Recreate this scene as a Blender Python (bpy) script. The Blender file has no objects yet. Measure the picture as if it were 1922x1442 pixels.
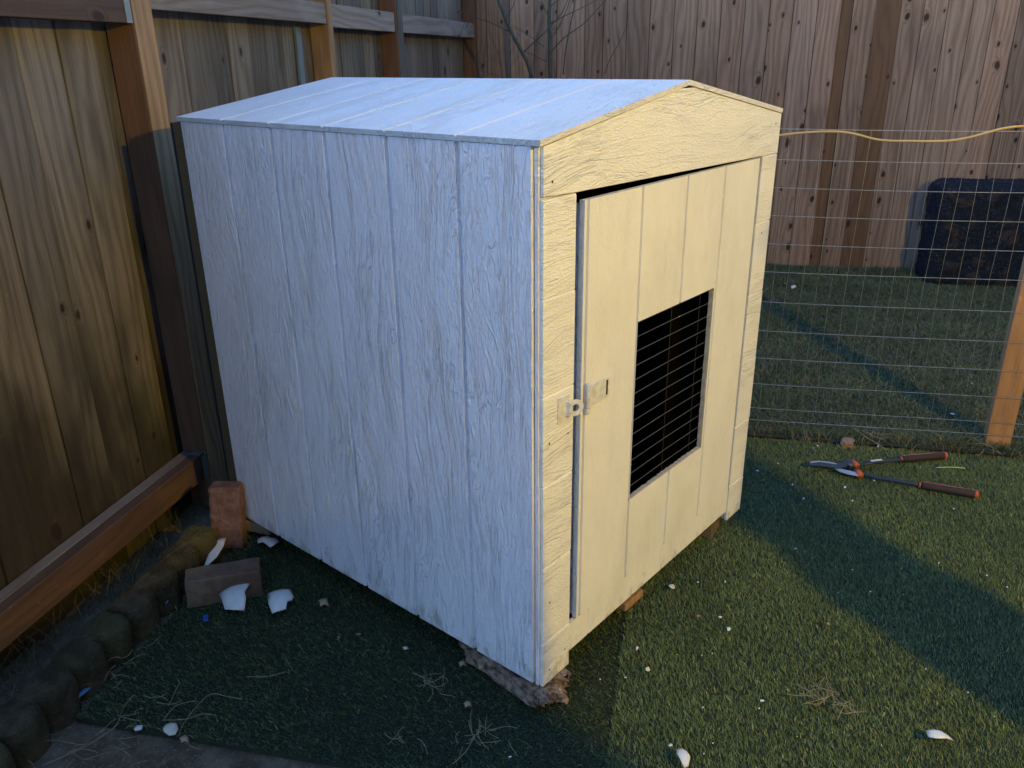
import bpy, bmesh, math, random
import numpy as np
from mathutils import Vector, Matrix
from mathutils.noise import noise as pnoise

random.seed(7)
rng = np.random.default_rng(7)
scene = bpy.context.scene
COL = scene.collection
PI = math.pi
D, W, H, RISE = 1.2192, 1.0406, 1.226, 0.086      # shed depth, width, eave height, roof rise
G = -0.060                                         # turf pile height
TH = math.radians(27.8)                            # yard axes against the shed's axes
E1 = Vector((math.cos(TH), math.sin(TH), 0)); E2 = Vector((-math.sin(TH), math.cos(TH), 0))
def Y(u, v, z=0.0): return E1*u + E2*v + Vector((0, 0, z))      # yard coordinates -> world

# ------------------------------------------------------------------ camera
CAM = Vector((-1.17465, -0.91764, 1.36173)); F = 1521.7
cd = bpy.data.cameras.new('camera'); cam = bpy.data.objects.new('camera', cd); COL.objects.link(cam)
cam.location = CAM; cam.rotation_euler = (1.187927, 0.0124305, -0.8729118)
cd.sensor_width = 36; cd.lens = 36*F/1922; cd.clip_start = 0.02; cd.clip_end = 500
scene.camera = cam
MC = cam.rotation_euler.to_matrix()
def ray(px, py): return MC @ Vector(((px-961)/F, -(py-721)/F, -1))
def at(px, py, z=G):
    d = ray(px, py); return CAM + d*((z-CAM.z)/d.z)
def to_yard(p): return Vector((p.dot(E1), p.dot(E2), p.z))

# ------------------------------------------------------------------ helpers
class MB:
    def __init__(s): s.v = []; s.f = []; s.r = []
    def add(s, vs, fs, r=0.0):
        o = len(s.v); s.v += [tuple(x) for x in vs]; s.f += [tuple(o+i for i in f) for f in fs]; s.r += [r]*len(fs)
    def box(s, x0, x1, y0, y1, z0, z1, r=0.0, m=None):
        vs = [Vector((x, y, z)) for z in (z0, z1) for y in (y0, y1) for x in (x0, x1)]
        if m is not None: vs = [m @ v for v in vs]
        s.add(vs, [(0,2,3,1),(4,5,7,6),(0,1,5,4),(2,6,7,3),(0,4,6,2),(1,3,7,5)], r)
    def prism(s, poly, a, b, axis, r=0.0, m=None):
        # poly of (p,q); extruded along axis from a to b ; axis 'x':(p,q)=(y,z) 'y':(x,z) 'z':(x,y)
        mk = {'x': lambda p, q, t: Vector((t, p, q)), 'y': lambda p, q, t: Vector((p, t, q)), 'z': lambda p, q, t: Vector((p, q, t))}[axis]
        n = len(poly); vs = [mk(p, q, a) for p, q in poly] + [mk(p, q, b) for p, q in poly]
        if m is not None: vs = [m @ v for v in vs]
        s.add(vs, [tuple(range(n))[::-1], tuple(range(n, 2*n))] + [(i, (i+1) % n, n+(i+1) % n, n+i) for i in range(n)], r)
    def tube(s, pts, rad, n=8, r=0.0, caps=True, flat=1.0):
        pts = [Vector(p) for p in pts]
        if not isinstance(rad, (list, tuple)): rad = [rad]*len(pts)
        o = len(s.v); up = Vector((0, 0, 1)); prev = None
        for i, p in enumerate(pts):
            t = (pts[min(i+1, len(pts)-1)] - pts[max(i-1, 0)]).normalized()
            if prev is None:
                a = up if abs(t.z) < .9 else Vector((1, 0, 0)); x = t.cross(a).normalized()
            else: x = (prev - t*prev.dot(t)).normalized()
            prev = x; y = t.cross(x)
            for k in range(n):
                an = 2*PI*k/n; s.v.append(tuple(p + (x*math.cos(an) + y*math.sin(an)*flat)*rad[i]))
        for i in range(len(pts)-1):
            for k in range(n):
                a = o+i*n+k; b = o+i*n+(k+1) % n; s.f.append((a, b, b+n, a+n)); s.r.append(r)
        if caps:
            s.f.append(tuple(o+k for k in range(n))[::-1]); s.r.append(r)
            e = o+(len(pts)-1)*n; s.f.append(tuple(e+k for k in range(n))); s.r.append(r)
    def build(s, name, mat, parent=None, bevel=0, smooth=False, seg=1):
        me = bpy.data.meshes.new(name); me.from_pydata(s.v, [], s.f); me.update()
        bm = bmesh.new(); bm.from_mesh(me); bmesh.ops.recalc_face_normals(bm, faces=bm.faces); bm.to_mesh(me); bm.free()
        at_ = me.attributes.new('rnd', 'FLOAT', 'FACE'); at_.data.foreach_set('value', s.r)
        me.materials.append(mat)
        if smooth: me.polygons.foreach_set('use_smooth', [True]*len(me.polygons))
        o = bpy.data.objects.new(name, me); COL.objects.link(o)
        if parent: o.parent = parent
        if bevel:
            b = o.modifiers.new('bevel', 'BEVEL'); b.width = bevel; b.segments = seg; b.limit_method = 'ANGLE'; b.angle_limit = math.radians(40)
        return o
def tag(o, label=None, cat=None, group=None, kind=None):
    if label: o['label'] = label
    if cat: o['category'] = cat
    if group: o['group'] = group
    if kind: o['kind'] = kind
    return o
def empty(name, loc=(0, 0, 0), rz=0.0):
    e = bpy.data.objects.new(name, None); COL.objects.link(e); e.location = loc; e.rotation_euler = (0, 0, rz)
    e.empty_display_size = .05; return e

# ------------------------------------------------------------------ node helper
class N:
    def __init__(s, t, sock): s.t = t; s.s = sock
    def _m(s, op, b=None, c=None, rev=False, clamp=False):
        n = s.t.nodes.new('ShaderNodeMath'); n.operation = op; n.use_clamp = clamp
        a = [s, b, c] if not rev else [b, s, c]
        for i, x in enumerate(a):
            if x is None: continue
            if isinstance(x, N): s.t.links.new(x.s, n.inputs[i])
            else: n.inputs[i].default_value = x
        return N(s.t, n.outputs[0])
    def __add__(s, b): return s._m('ADD', b)
    __radd__ = __add__
    def __mul__(s, b): return s._m('MULTIPLY', b)
    __rmul__ = __mul__
    def __sub__(s, b): return s._m('SUBTRACT', b)
    def __rsub__(s, b): return s._m('SUBTRACT', b, rev=True)
    def sin(s): return s._m('SINE')
    def abs(s): return s._m('ABSOLUTE')
    def pow(s, e): return s._m('POWER', e)
    def fract(s): return s._m('FRACT')
    def gt(s, v): return s._m('GREATER_THAN', v)
    def step(s, lo, hi, a=0.0, b=1.0):
        n = s.t.nodes.new('ShaderNodeMapRange'); n.interpolation_type = 'SMOOTHSTEP'
        s.t.links.new(s.s, n.inputs[0]); n.inputs[1].default_value = lo; n.inputs[2].default_value = hi
        n.inputs[3].default_value = a; n.inputs[4].default_value = b; return N(s.t, n.outputs[0])
class Mat:
    def __init__(s, name, rough=.7, spec=.3, metal=0.0):
        s.m = bpy.data.materials.new(name); s.m.use_nodes = True; s.t = s.m.node_tree
        s.b = s.t.nodes['Principled BSDF']; s.b.inputs['Roughness'].default_value = rough
        s.b.inputs['Specular IOR Level'].default_value = spec; s.b.inputs['Metallic'].default_value = metal
    def coord(s, which='Object'):
        tc = s.t.nodes.new('ShaderNodeTexCoord'); sp = s.t.nodes.new('ShaderNodeSeparateXYZ'); s.t.links.new(tc.outputs[which], sp.inputs[0])
        return [N(s.t, sp.outputs[i]) for i in range(3)]
    def vec(s, x, y, z):
        c = s.t.nodes.new('ShaderNodeCombineXYZ')
        for i, q in enumerate((x, y, z)):
            if isinstance(q, N): s.t.links.new(q.s, c.inputs[i])
            else: c.inputs[i].default_value = q
        return N(s.t, c.outputs[0])
    def attr(s, n='rnd'):
        a = s.t.nodes.new('ShaderNodeAttribute'); a.attribute_name = n; return N(s.t, a.outputs['Fac'])
    def noise(s, v, scale=1, detail=3, rough=.5, dist=0.0, out=0):
        n = s.t.nodes.new('ShaderNodeTexNoise'); s.t.links.new(v.s, n.inputs['Vector'])
        n.inputs['Scale'].default_value = scale; n.inputs['Detail'].default_value = detail; n.inputs['Roughness'].default_value = rough
        n.inputs['Distortion'].default_value = dist; return N(s.t, n.outputs[out])
    def voro(s, v, scale=1, rand=1.0):
        n = s.t.nodes.new('ShaderNodeTexVoronoi'); n.voronoi_dimensions = '2D'; s.t.links.new(v.s, n.inputs['Vector'])
        n.inputs['Scale'].default_value = scale; n.inputs['Randomness'].default_value = rand
        sp = s.t.nodes.new('ShaderNodeSeparateColor'); s.t.links.new(n.outputs['Color'], sp.inputs[0])
        return N(s.t, n.outputs['Distance']), N(s.t, sp.outputs[0])
    def mix(s, f, a, b, mode='MIX'):
        n = s.t.nodes.new('ShaderNodeMix'); n.data_type = 'RGBA'; n.blend_type = mode; n.clamp_factor = True
        for k, x in ((0, f), (6, a), (7, b)):
            if isinstance(x, N): s.t.links.new(x.s, n.inputs[k])
            else: n.inputs[k].default_value = x if k == 0 else (*x, 1)
        return N(s.t, n.outputs[2])
    def color(s, c):
        if isinstance(c, N): s.t.links.new(c.s, s.b.inputs['Base Color'])
        else: s.b.inputs['Base Color'].default_value = (*c, 1)
        return s
    def rough(s, r): s.t.links.new(r.s, s.b.inputs['Roughness'])
    def bump(s, h, dist, strength=1.0):
        n = s.t.nodes.new('ShaderNodeBump'); n.inputs['Strength'].default_value = strength; n.inputs['Distance'].default_value = dist
        s.t.links.new(h.s, n.inputs['Height']); s.t.links.new(n.outputs[0], s.b.inputs['Normal']); return s

def wood(name, light, dark, knotc, ac=0, al=2, stain=(.03, .025, .02), stain_amt=.5, green=0.0, vary=.35, knots=.55, grain=1.0, greyed=None, low_shade=0.0):
    """grain runs along coordinate `al`, across the board is `ac`; per-board attribute rnd"""
    m = Mat(name, .75, .2); c = m.coord(); a, l = c[ac], c[al]; d = c[3-ac-al]; r = m.attr()
    L = l + r*37.0; A = a + r*5.3
    warp = m.noise(m.vec(A*5, d*5, L*.9), 1, 2)
    kd, kr = m.voro(m.vec(A*9.0, L*5.2 + A*.9, 0.0), 1.0, .9)
    fineK = m.noise(m.vec(A*60, 0, L*60), 1, 2); gate = kr.gt(1-knots); kd = kd*(.75+1.7*(kr*7.7).fract()) + (m.noise(m.vec(A*22, 0, L*22), 1, 2)-.5)*.12; kmask = (kd + fineK*.06).step(.18, .11)*gate; halo = kd.step(.30, .08)*gate
    ringp = A*150 + warp*42 + halo*9
    ring = (ringp.sin()*.5 + .5).pow(1.7)
    fine = m.noise(m.vec(A*230, d*230, L*5.5), 1, 3, .6)
    streak = m.noise(m.vec(A*38, d*38, L*1.6), 1, 3, .6)
    big = m.noise(m.vec(A*4, r*9.0, L*1.5), 1, 4, .6)
    col = m.mix(ring*.42*grain + fine.step(.3, .72)*.38, light, dark)
    col = m.mix(streak.step(.48, .75)*.45, col, dark)
    if greyed: col = m.mix(big.step(.42, .68)*.75, col, greyed)
    col = m.mix(big.step(.50, .75)*stain_amt, col, stain)
    if low_shade: col = m.mix((m.noise(m.vec(A*2.2, r*6.0, L*.9 + r), 1, 4, .6) + (l*-.22) + .24).step(.46, .72)*low_shade, col, tuple(x*.35 for x in dark))  # shade toward the board feet painted into the wood colour
    if green: col = m.mix(m.noise(m.vec(A*9, 0, L*2), 1, 3).step(.5, .7)*green, col, (.055, .06, .02))
    col = m.mix(halo*.35, col, dark); col = m.mix(kmask*.92, col, knotc)
    rv = (r*91.7).fract(); rv2 = (r*57.3).fract()
    col = m.mix(1.0, col, m.mix(rv, (1-vary, 1-vary, 1-vary), (1+vary*.25, 1+vary*.2, 1+vary*.15)), 'MULTIPLY')
    col = m.mix(rv2.step(.5, 1.0)*.3, col, m.mix(1.0, col, (1.1, .88, .72), 'MULTIPLY'))
    m.color(col); m.bump(fine*.6 + ring*.35 + streak*.5 - kmask*.3, .0022, .8); return m.m

def paint(name, base=(.76, .73, .70), ac=1, al=2, depth=.0030, fa=85, fl=9.5, amt=1.0, dirt=.05, gloss=.44):
    """white painted siding with pressed cedar grain running along coordinate al"""
    m = Mat(name, .5, .35); c = m.coord(); a, l, d = c[ac], c[al], c[3-ac-al]
    w = m.noise(m.vec(a*6, d*6, l*1.7), 1, 2)
    w2 = m.noise(m.vec(a*7+9.1, d*3, l*2.4), 1, 2)
    w3 = m.noise(m.vec(a*5+3.1, d*3, l*3.1), 1, 2)
    n1 = m.noise(m.vec(a*fa*.55 + w*9, d*40, l*fl*.36 + w*2), 1, 3, .55, .15)
    n2 = m.noise(m.vec(a*fa*1.5 + w*14, d*40, l*fl*1.5), 1, 3, .6, .35)
    n3 = m.noise(m.vec(a*fa*3.0, d*90, l*fl*9.0), 1, 2, .6, .3)
    ridge = ((n1-.50).abs().step(.022, .004) + (n1-.60).abs().step(.018, .003)*.7 + n1.step(.50, .54)*.35)*w2.step(.40, .58, .3, 1.0) + n2.step(.535, .575)*w3.step(.40, .6, .10, .42)
    fine = m.noise(m.vec(a*320, d*320, l*120), 1, 2)
    h = ridge*amt + n3.step(.42, .66)*.38 + fine*.10
    col = m.mix(m.noise(m.vec(a*5, d*5, l*3), 1, 5, .65).step(.45, .8)*dirt, base, (.45, .42, .36))
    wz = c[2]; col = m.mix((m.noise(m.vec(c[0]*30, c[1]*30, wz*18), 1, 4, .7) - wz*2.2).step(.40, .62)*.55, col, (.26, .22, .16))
    sp = m.noise(m.vec(a*60, d*60, l*60), 1, 1).step(.80, .84)
    col = m.mix(sp*.7, col, (.25, .2, .15))
    br = m.noise(m.vec(a*14, d*14, l*5), 1, 4, .65); col = m.mix(br.step(.40, .72)*.35, col, tuple(q*.84 for q in base))
    m.color(col); m.bump(h + m.noise(m.vec(a*45, d*45, l*40), 1, 3, .6)*.5, depth, 1.0); m.rough(fine.step(.2, .8, gloss, gloss+.14)); m.b.inputs['Specular IOR Level'].default_value = .55 if gloss < .4 else .35; return m.m

def simple(name, col, rough=.6, metal=0.0, spec=.4, var=.25, sc=30, bump=.0, col2=None):
    m = Mat(name, rough, spec, metal); c = m.coord('Object'); v = m.vec(*c)
    n = m.noise(v, sc, 5, .6); c2 = col2 or tuple(x*(1-var) for x in col)
    m.color(m.mix(n.step(.35, .68), col, c2))
    if bump: m.bump(m.noise(v, sc*2.2, 5, .7), bump, 1.0)
    return m.m

PAINT_SIDE = paint('shade_tinted_siding_paint', base=(.70, .685, .76), gloss=.30, depth=.0024, fa=74, fl=6.5)  # same white paint as the rest, with a cool shade tint put in
PAINT_ROOF = paint('white_roof_paint', base=(.68, .65, .66), ac=1, al=0, depth=.0022, fa=100, fl=22, amt=.7, dirt=.35)
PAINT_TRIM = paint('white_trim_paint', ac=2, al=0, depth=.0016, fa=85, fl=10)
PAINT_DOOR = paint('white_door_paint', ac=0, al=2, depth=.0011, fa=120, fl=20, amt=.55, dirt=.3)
RAW = simple('raw_board_edge', (.45, .40, .33), .8, sc=60, bump=.001)
BACK_SHADE = simple('teal_shadow_board', (.003, .009, .022), .7, sc=40, bump=.001)
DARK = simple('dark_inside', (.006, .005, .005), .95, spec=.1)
ZINC = simple('galvanised_metal', (.74, .72, .70), .40, metal=.15, var=.25, sc=80)
WIRE = simple('galvanised_wire', (.44, .42, .38), .4, metal=.7, var=.3, sc=60)
FENCE_L = wood('weathered_cedar', (.185, .158, .132), (.055, .045, .037), (.018, .012, .008), stain=(.055, .042, .034), stain_amt=.7, green=.25, knots=.16, grain=.9, vary=.45, low_shade=.9)
FENCE_B = wood('new_cedar', (.30, .205, .155), (.13, .082, .060), (.022, .013, .01), ac=1, al=2, stain=(.085, .058, .048), stain_amt=.45, knots=.42, vary=.38, grain=1.1)
FENCE_BD = wood('orange_cedar', (.17, .095, .055), (.10, .054, .032), (.03, .018, .012), ac=1, al=2, stain_amt=.2, knots=.25, vary=.2)
RAILW = wood('red_rail_wood', (.085, .052, .040), (.048, .029, .022), (.03, .015, .01), ac=2, al=0, stain=(.07, .035, .025), stain_amt=.4, knots=.35, vary=.2)
RAILG = wood('grey_rail_wood', (.22, .185, .165), (.11, .08, .065), (.03, .02, .015), ac=2, al=0, stain=(.30, .27, .25), stain_amt=.6, knots=.25, vary=.2)
POSTW = wood('red_post_wood', (.15, .080, .050), (.08, .042, .027), (.03, .015, .01), stain_amt=.3, knots=.15, vary=.2, green=.1)
POSTG = wood('rough_post_wood', (.36, .225, .12), (.15, .085, .045), (.03, .015, .01), stain_amt=.3, knots=.15, vary=.2)
PINE = wood('fence_post_pine', (.36, .20, .105), (.24, .12, .06), (.05, .02, .01), stain_amt=.15, knots=.2, vary=.1)

# ------------------------------------------------------------------ the small shed
shed = empty('small_shed')
tag(shed, 'waist high white painted plywood animal shelter with low gable roof and a door', 'shed')
# left side panel: grooved plywood, grooves every 8 inches
def grooved(a0, a1, grooves, t0, t1, gw=.009, gd=.0045):
    """plan profile: outer face at t0 with grooves, inner face at t1; returns polygon of (along, t)"""
    pts = [(a0, t0)]; sg = 1 if t1 > t0 else -1
    for g in grooves:
        pts += [(g-gw/2, t0), (g-gw/2+.001, t0+sg*gd), (g+gw/2-.003, t0+sg*gd), (g+gw/2, t0)]
    pts += [(a1, t0), (a1, t1), (a0, t1)]; return pts
ys = [D-k*.2032 for k in range(5, 0, -1)]
prof = [(t, a) for a, t in grooved(.021, D, ys, -.0065, .0065, gw=.0125, gd=.0085)]
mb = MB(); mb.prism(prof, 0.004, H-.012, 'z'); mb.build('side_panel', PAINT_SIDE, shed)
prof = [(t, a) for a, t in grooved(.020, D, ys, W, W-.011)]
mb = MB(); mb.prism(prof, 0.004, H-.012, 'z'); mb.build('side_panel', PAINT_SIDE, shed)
mb = MB(); mb.prism([(-.030, 0.02), (W+.002, 0.02), (W+.002, H-.012), (W/2, H+RISE-.014), (.0, H-.012), (-.030, H-.014)], D+.001, D+.012, 'y'); mb.build('back_panel_shadow_strip', BACK_SHADE, shed)  # back wall; its protruding left strip is the shed's shadow painted as colour
# interior shade painted near-black: added lining, floor and studs
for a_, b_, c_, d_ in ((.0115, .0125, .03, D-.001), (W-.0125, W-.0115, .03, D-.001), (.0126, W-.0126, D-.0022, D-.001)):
    mb = MB(); mb.box(a_, b_, c_, d_, .031, H-.014); mb.build('inner_shade_lining', DARK, shed)
mb = MB(); mb.box(.012, W-.012, .03, D-.002, .012, .03); mb.build('added_shade_floor', DARK, shed)
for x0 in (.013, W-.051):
    mb = MB(); mb.box(x0, x0+.036, .022, .058, -.004, H-.02); mb.build('added_shade_stud', DARK, shed)
# roof: two grooved panels
def roof(sgn, name):
    x0 = -.0095 if sgn > 0 else W+.004; z0 = H; xr = W/2; zr = H+RISE
    L = math.hypot(xr-x0, zr-z0); mb = MB()
    p = grooved(-.002, D+.014, ys, 0.0, -.011, gw=.008, gd=.0030)
    vs = []
    nx, nz = -sgn*(zr-z0)/L, abs(xr-x0)/L
    for e, (bx, bz) in enumerate(((x0, z0), (xr, zr))):
        for a, t in p: vs.append(Vector((bx+nx*t*(1 if e == 0 else .0), a, bz+nz*t)))
    n = len(p); mb.add(vs, [tuple(range(n))[::-1], tuple(range(n, 2*n))]+[(i, (i+1) % n, n+(i+1) % n, n+i) for i in range(n)])
    return mb.build(name, PAINT_ROOF, shed)
roof(1, 'roof_panel'); roof(-1, 'roof_panel')
# gable board on the front
def roofz(x): return H-.0125 + RISE*(1-abs(x-W/2)/(W/2+.004)) - .0005
mb = MB(); pl = [(.0050, 1.125), (.108, 1.1215), (.937, 1.1115), (W+.002, 1.111), (W+.002, roofz(W)), (W*.5+.03, roofz(W/2)-.004), (W*.5-.03, roofz(W/2)-.004), (.0050, roofz(0))]
mb.prism(pl, 0.0, .0085, 'y'); mb.build('gable_board', PAINT_TRIM, shed, bevel=.0012)
mb = MB(); pl = [(.0005, 1.16), (W-.006, 1.16), (W-.006, H-.014), (W/2, H+RISE-.018), (.0005, H-.014)]
mb.prism(pl, .0092, .0185, 'y'); mb.build('gable_backing', PAINT_TRIM, shed)
# corner trims: horizontal lap strips, doubled
def trim(x0, x1, zb, zt, outer):
    mb = MB(); zs = [.117, .3195, .5235, .7275, .931]
    z = zb
    for k, zz in enumerate(zs+[zt]):
        x0j = x0+random.uniform(-.0015, .0015); x1j = x1+random.uniform(-.002, .002)
        mb.prism([(.0, z+.001), (.0085, z+.001), (.0085, zz-.0005), (.002, zz-.0005), (.0, zz-.004)], x0j, x1j, 'x', r=k*.1)
        if k < 5: mb.box(x0+.004, x1-.004, .003, .0085, zz-.002, zz+.003, r=k*.1)
        z = zz
    mb.build('corner_trim', PAINT_TRIM, shed, bevel=.001)
    mb = MB(); mb.box(outer[0], outer[1], .0092, .0185, zb+.003, 1.16); mb.build('trim_backing', PAINT_SIDE, shed, bevel=.0008)
trim(.0055, .109, -.006, 1.1205, (.0005, .106)); trim(.948, W+.001, -.006, 1.1105, (.950, W-.003))
# bottom board
mb = MB(); prof = grooved(.1105, .944, [.19, .394, .59, .80], .003, .0135, gw=.006, gd=.003)
mb.prism(prof, .030, .108, 'z'); mb.build('bottom_board', PAINT_DOOR, shed)
# door with a window opening
door = None
x0, x1, zb, ztl, ztr = .135, .9325, .112, 1.1025, 1.1080
wx0, wx1, wz0, wz1 = .3535, .7255, .338, .801
def zt(x): return ztl+(ztr-ztl)*(x-x0)/(x1-x0)
gro = [.1475, .3505, .5470, .7370]
mb = MB(); y0, y1 = .0, .0125
xs = sorted(set([x0, x1, wx0, wx1] + [g+d_ for g in gro for d_ in (-.0045, -.0037, .0037, .0045)]))
xs = [x for x in xs]
def gd(x): return y0+.0055 if any(abs(x-g) <= .0038 for g in gro) else y0
def strip(a, b, za, zb_, za2=None, zb2=None):
    za2 = za if za2 is None else za2; zb2 = zb_ if zb2 is None else zb2
    vs = [(a, gd(a), za), (b, gd(b), za2), (b, gd(b), zb2), (a, gd(a), zb_), (a, y1, za), (b, y1, za2), (b, y1, zb2), (a, y1, zb_)]
    mb.add([Vector(v) for v in vs], [(0,1,2,3),(5,4,7,6),(0,4,5,1),(3,2,6,7)] + ([(0,3,7,4)] if a in (x0, wx1) or abs(a-x0) < 1e-6 else []) + ([(1,5,6,2)] if b in (x1, wx0) else []))
for a, b in zip(xs[:-1], xs[1:]):
    if a >= wx0-1e-6 and b <= wx1+1e-6:
        j1, j2 = random.uniform(-.002, .002), 0
        strip(a, b, zb, wz0); strip(a, b, wz1, zt(a), wz1, zt(b))
    else: strip(a, b, zb, zt(a), zb, zt(b))
# side faces of the window opening
mb.add([Vector(v) for v in ((wx0, y0, wz0), (wx0, y1, wz0), (wx0, y1, wz1), (wx0, y0, wz1))], [(0,1,2,3)])
mb.add([Vector(v) for v in ((wx1, y0, wz0), (wx1, y1, wz0), (wx1, y1, wz1), (wx1, y0, wz1))], [(0,3,2,1)])
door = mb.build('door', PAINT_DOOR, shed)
mb = MB()   # second layer of the door: edge battens behind the face
mb.box(x0+.002, x0+.075, .0132, .0275, zb+.004, 1.094); mb.box(x1-.075, x1-.002, .0132, .0275, zb+.004, 1.094)
mb.box(x0+.0755, x1-.0755, .0132, .0275, zb+.004, zb+.07); mb.box(x0+.0755, x1-.0755, .0132, .0275, 1.02, 1.094)
mb.build('door_batten', PAINT_SIDE, door, bevel=.001)
# rough cut lip round the window
mb = MB(); N_ = 40
for k in range(N_):
    a = wx0+(wx1-wx0)*k/N_; b = wx0+(wx1-wx0)*(k+1)/N_; mb.box(a, b, .0012, .0122, wz0-.002, wz0+.001+random.random()*.0035)
    a = wz0+.006+(wz1-wz0-.012)*k/N_; b = wz0+.006+(wz1-wz0-.012)*(k+1)/N_; mb.box(wx1-.001-random.random()*.003, wx1+.002, .0012, .0122, a, b)
mb.build('cut_edge', RAW, door)
# welded wire in the window, stapled on the inside
mb = MB()
for k in range(14):
    z = wz0-.012+.0358*k; mb.tube([(wx0-.02, .0150, z), ((wx0+wx1)/2, .0165, z+random.uniform(-.001, .001)), (wx1+.02, .0150, z)], .00105, 6)
for x in (wx0+.008, wx0+.186, wx0+.332): mb.tube([(x, .0182, wz0-.02), (x+.001, .0182, wz1+.02)], .0005, 6)
mb.build('window_wire', simple('dull_wire', (.085, .085, .085), .6, metal=.3), door)
# hasp on the door, staple on the trim
hm = MB(); hm.box(.158, .240, -.0032, -.0012, .656, .706); hp = hm.build('hasp_plate', ZINC, door, bevel=.0008)
hm = MB(); hm.box(.227, .2325, -.0038, -.0031, .664, .699); hm.build('hasp_slot', DARK, hp)
hm = MB()
for k in range(5): hm.tube([(.153, -.0065, .646+k*.0136), (.153, -.0065, .646+k*.0136+.0126)], .0058 if k % 2 == 0 else .0050, 12)
hm.tube([(.153, -.0065, .643), (.153, -.0065, .716)], .0026, 8)
hm.build('hasp_hinge', ZINC, hp)
hm = MB(); hm.box(.052, .090, -.0020, -.0002, .652, .712); sp_ = hm.build('staple_plate', ZINC, shed, bevel=.0006)
hm = MB()      # the turning eye: plate with a hole, standing out
R0, R1 = .0085, .0185; vs = []; fs = []; n = 28
for yy in (-.0012, .0012):
    for k in range(n):
        an = 2*PI*k/n; vs.append(Vector((R0*math.cos(an), yy, R0*math.sin(an))))
    for k in range(n):
        an = 2*PI*k/n; cx, sz = math.cos(an), math.sin(an)
        if cx < -.05: q = .0185/max(abs(cx), abs(sz)); q = min(q, .024)
        else: q = .0185
        vs.append(Vector((q*cx, yy, q*sz)))
for k in range(n):
    k2 = (k+1) % n
    fs += [(k, k2, n+k2, n+k), (2*n+k, 3*n+k, 3*n+k2, 2*n+k2), (k, 2*n+k, 2*n+k2, k2), (n+k, n+k2, 3*n+k2, 3*n+k)]
mt = Matrix.Translation((.098, -.013, .680)) @ Matrix.Rotation(math.radians(-28), 4, 'Z')
hm.add([mt @ v for v in vs], fs); hm.box(.080, .084, -.012, -.002, .664, .696); hm.build('staple_eye', ZINC, sp_)
# nails on the gable
mb = MB()
for x, z in ((W-.03, 1.19), (.03, 1.15), (.025, .62), (.09, .62), (.03, .22), (.09, .05), (.03, .03), (W-.05, .9)):
    mb = MB(); mb.tube([(x, -.0008, z), (x, .0005, z)], .0022, 8); mb.build('nail_head', DARK, shed)

# supports: broken concrete chunk front left, wood blocks elsewhere
def rock(name, mat, c, size, rot=0.0, jag=.18, sub=3, seed=0, tilt=0.0, flat_top=None):
    bm = bmesh.new(); bmesh.ops.create_cube(bm, size=1.0); bmesh.ops.subdivide_edges(bm, edges=bm.edges, cuts=sub*3, use_grid_fill=True)
    for v in bm.verts:
        p = v.co.copy(); q = p*3.1+Vector((seed, seed*2.3, 0))
        k = 1+jag*(pnoise(q)*1.2+pnoise(q*3.1)*.55+pnoise(q*8)*.3)
        sh = 1-.12*(abs(p.x*2)**6*abs(p.y*2)**6+abs(p.z*2)**6*abs(p.x*2)**6+abs(p.z*2)**6*abs(p.y*2)**6)
        v.co = Vector((p.x*size[0], p.y*size[1], p.z*size[2]))*k*sh
        if flat_top is not None: v.co.z = min(v.co.z, flat_top)
    me = bpy.data.meshes.new(name); bm.to_mesh(me); bm.free(); me.materials.append(mat)
    o = bpy.data.objects.new(name, me); COL.objects.link(o); o.location = c; o.rotation_euler = (0, tilt, rot); return o
CHUNKM = simple('crumbling_brown_stone', (.36, .25, .19), .9, var=.6, sc=38, bump=.012, col2=(.05, .028, .018))
ck = rock('stone_chunk', CHUNKM, (.048, .122, -.036), (.105, .27, .066), math.radians(-4), .22, 8, 3, flat_top=.024)
tag(ck, 'crumbling brown stone chunk propping up the nearest bottom corner of the white shed', 'stone')
BLK = simple('brown_wood_block', (.13, .09, .055), .85, sc=40, bump=.002)
mb = MB(); mb.box(-.045, .045, -.04, .04, -.035, .030); b1 = mb.build('support_block', BLK, bevel=.003)
b1.location = (.945, .075, -.035); b1.rotation_euler = (0, 0, .2); tag(b1, 'brown wooden block under the right front corner of the white shed', 'block')
mb = MB(); mb.box(-.04, .04, -.06, .06, -.02, .017); b2 = mb.build('support_block', simple('light_wood_block', (.24, .17, .10), .8), bevel=.002)
b2.location = (.035, 1.185, -.025); b2.rotation_euler = (0, 0, .35); tag(b2, 'pale wood offcut under the far left corner of the shed beside the upright brick', 'block')
mb = MB(); mb.box(-.045, .045, -.03, .03, .022, .0435); mb.box(-.04, .04, .035, .08, -.035, .064); b3 = mb.build('support_block', PINE, bevel=.002)
b3.location = (.415, .036, -.035); tag(b3, 'orange wood block peeking out under the middle of the shed front', 'block')
mb = MB(); mb.box(-.05, .05, -.05, .05, -.035, .030); b4 = mb.build('support_block', BLK, bevel=.002)
b4.location = (.98, 1.15, -.035); tag(b4, 'brown block under the hidden rear right corner of the shed', 'block')

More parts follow.
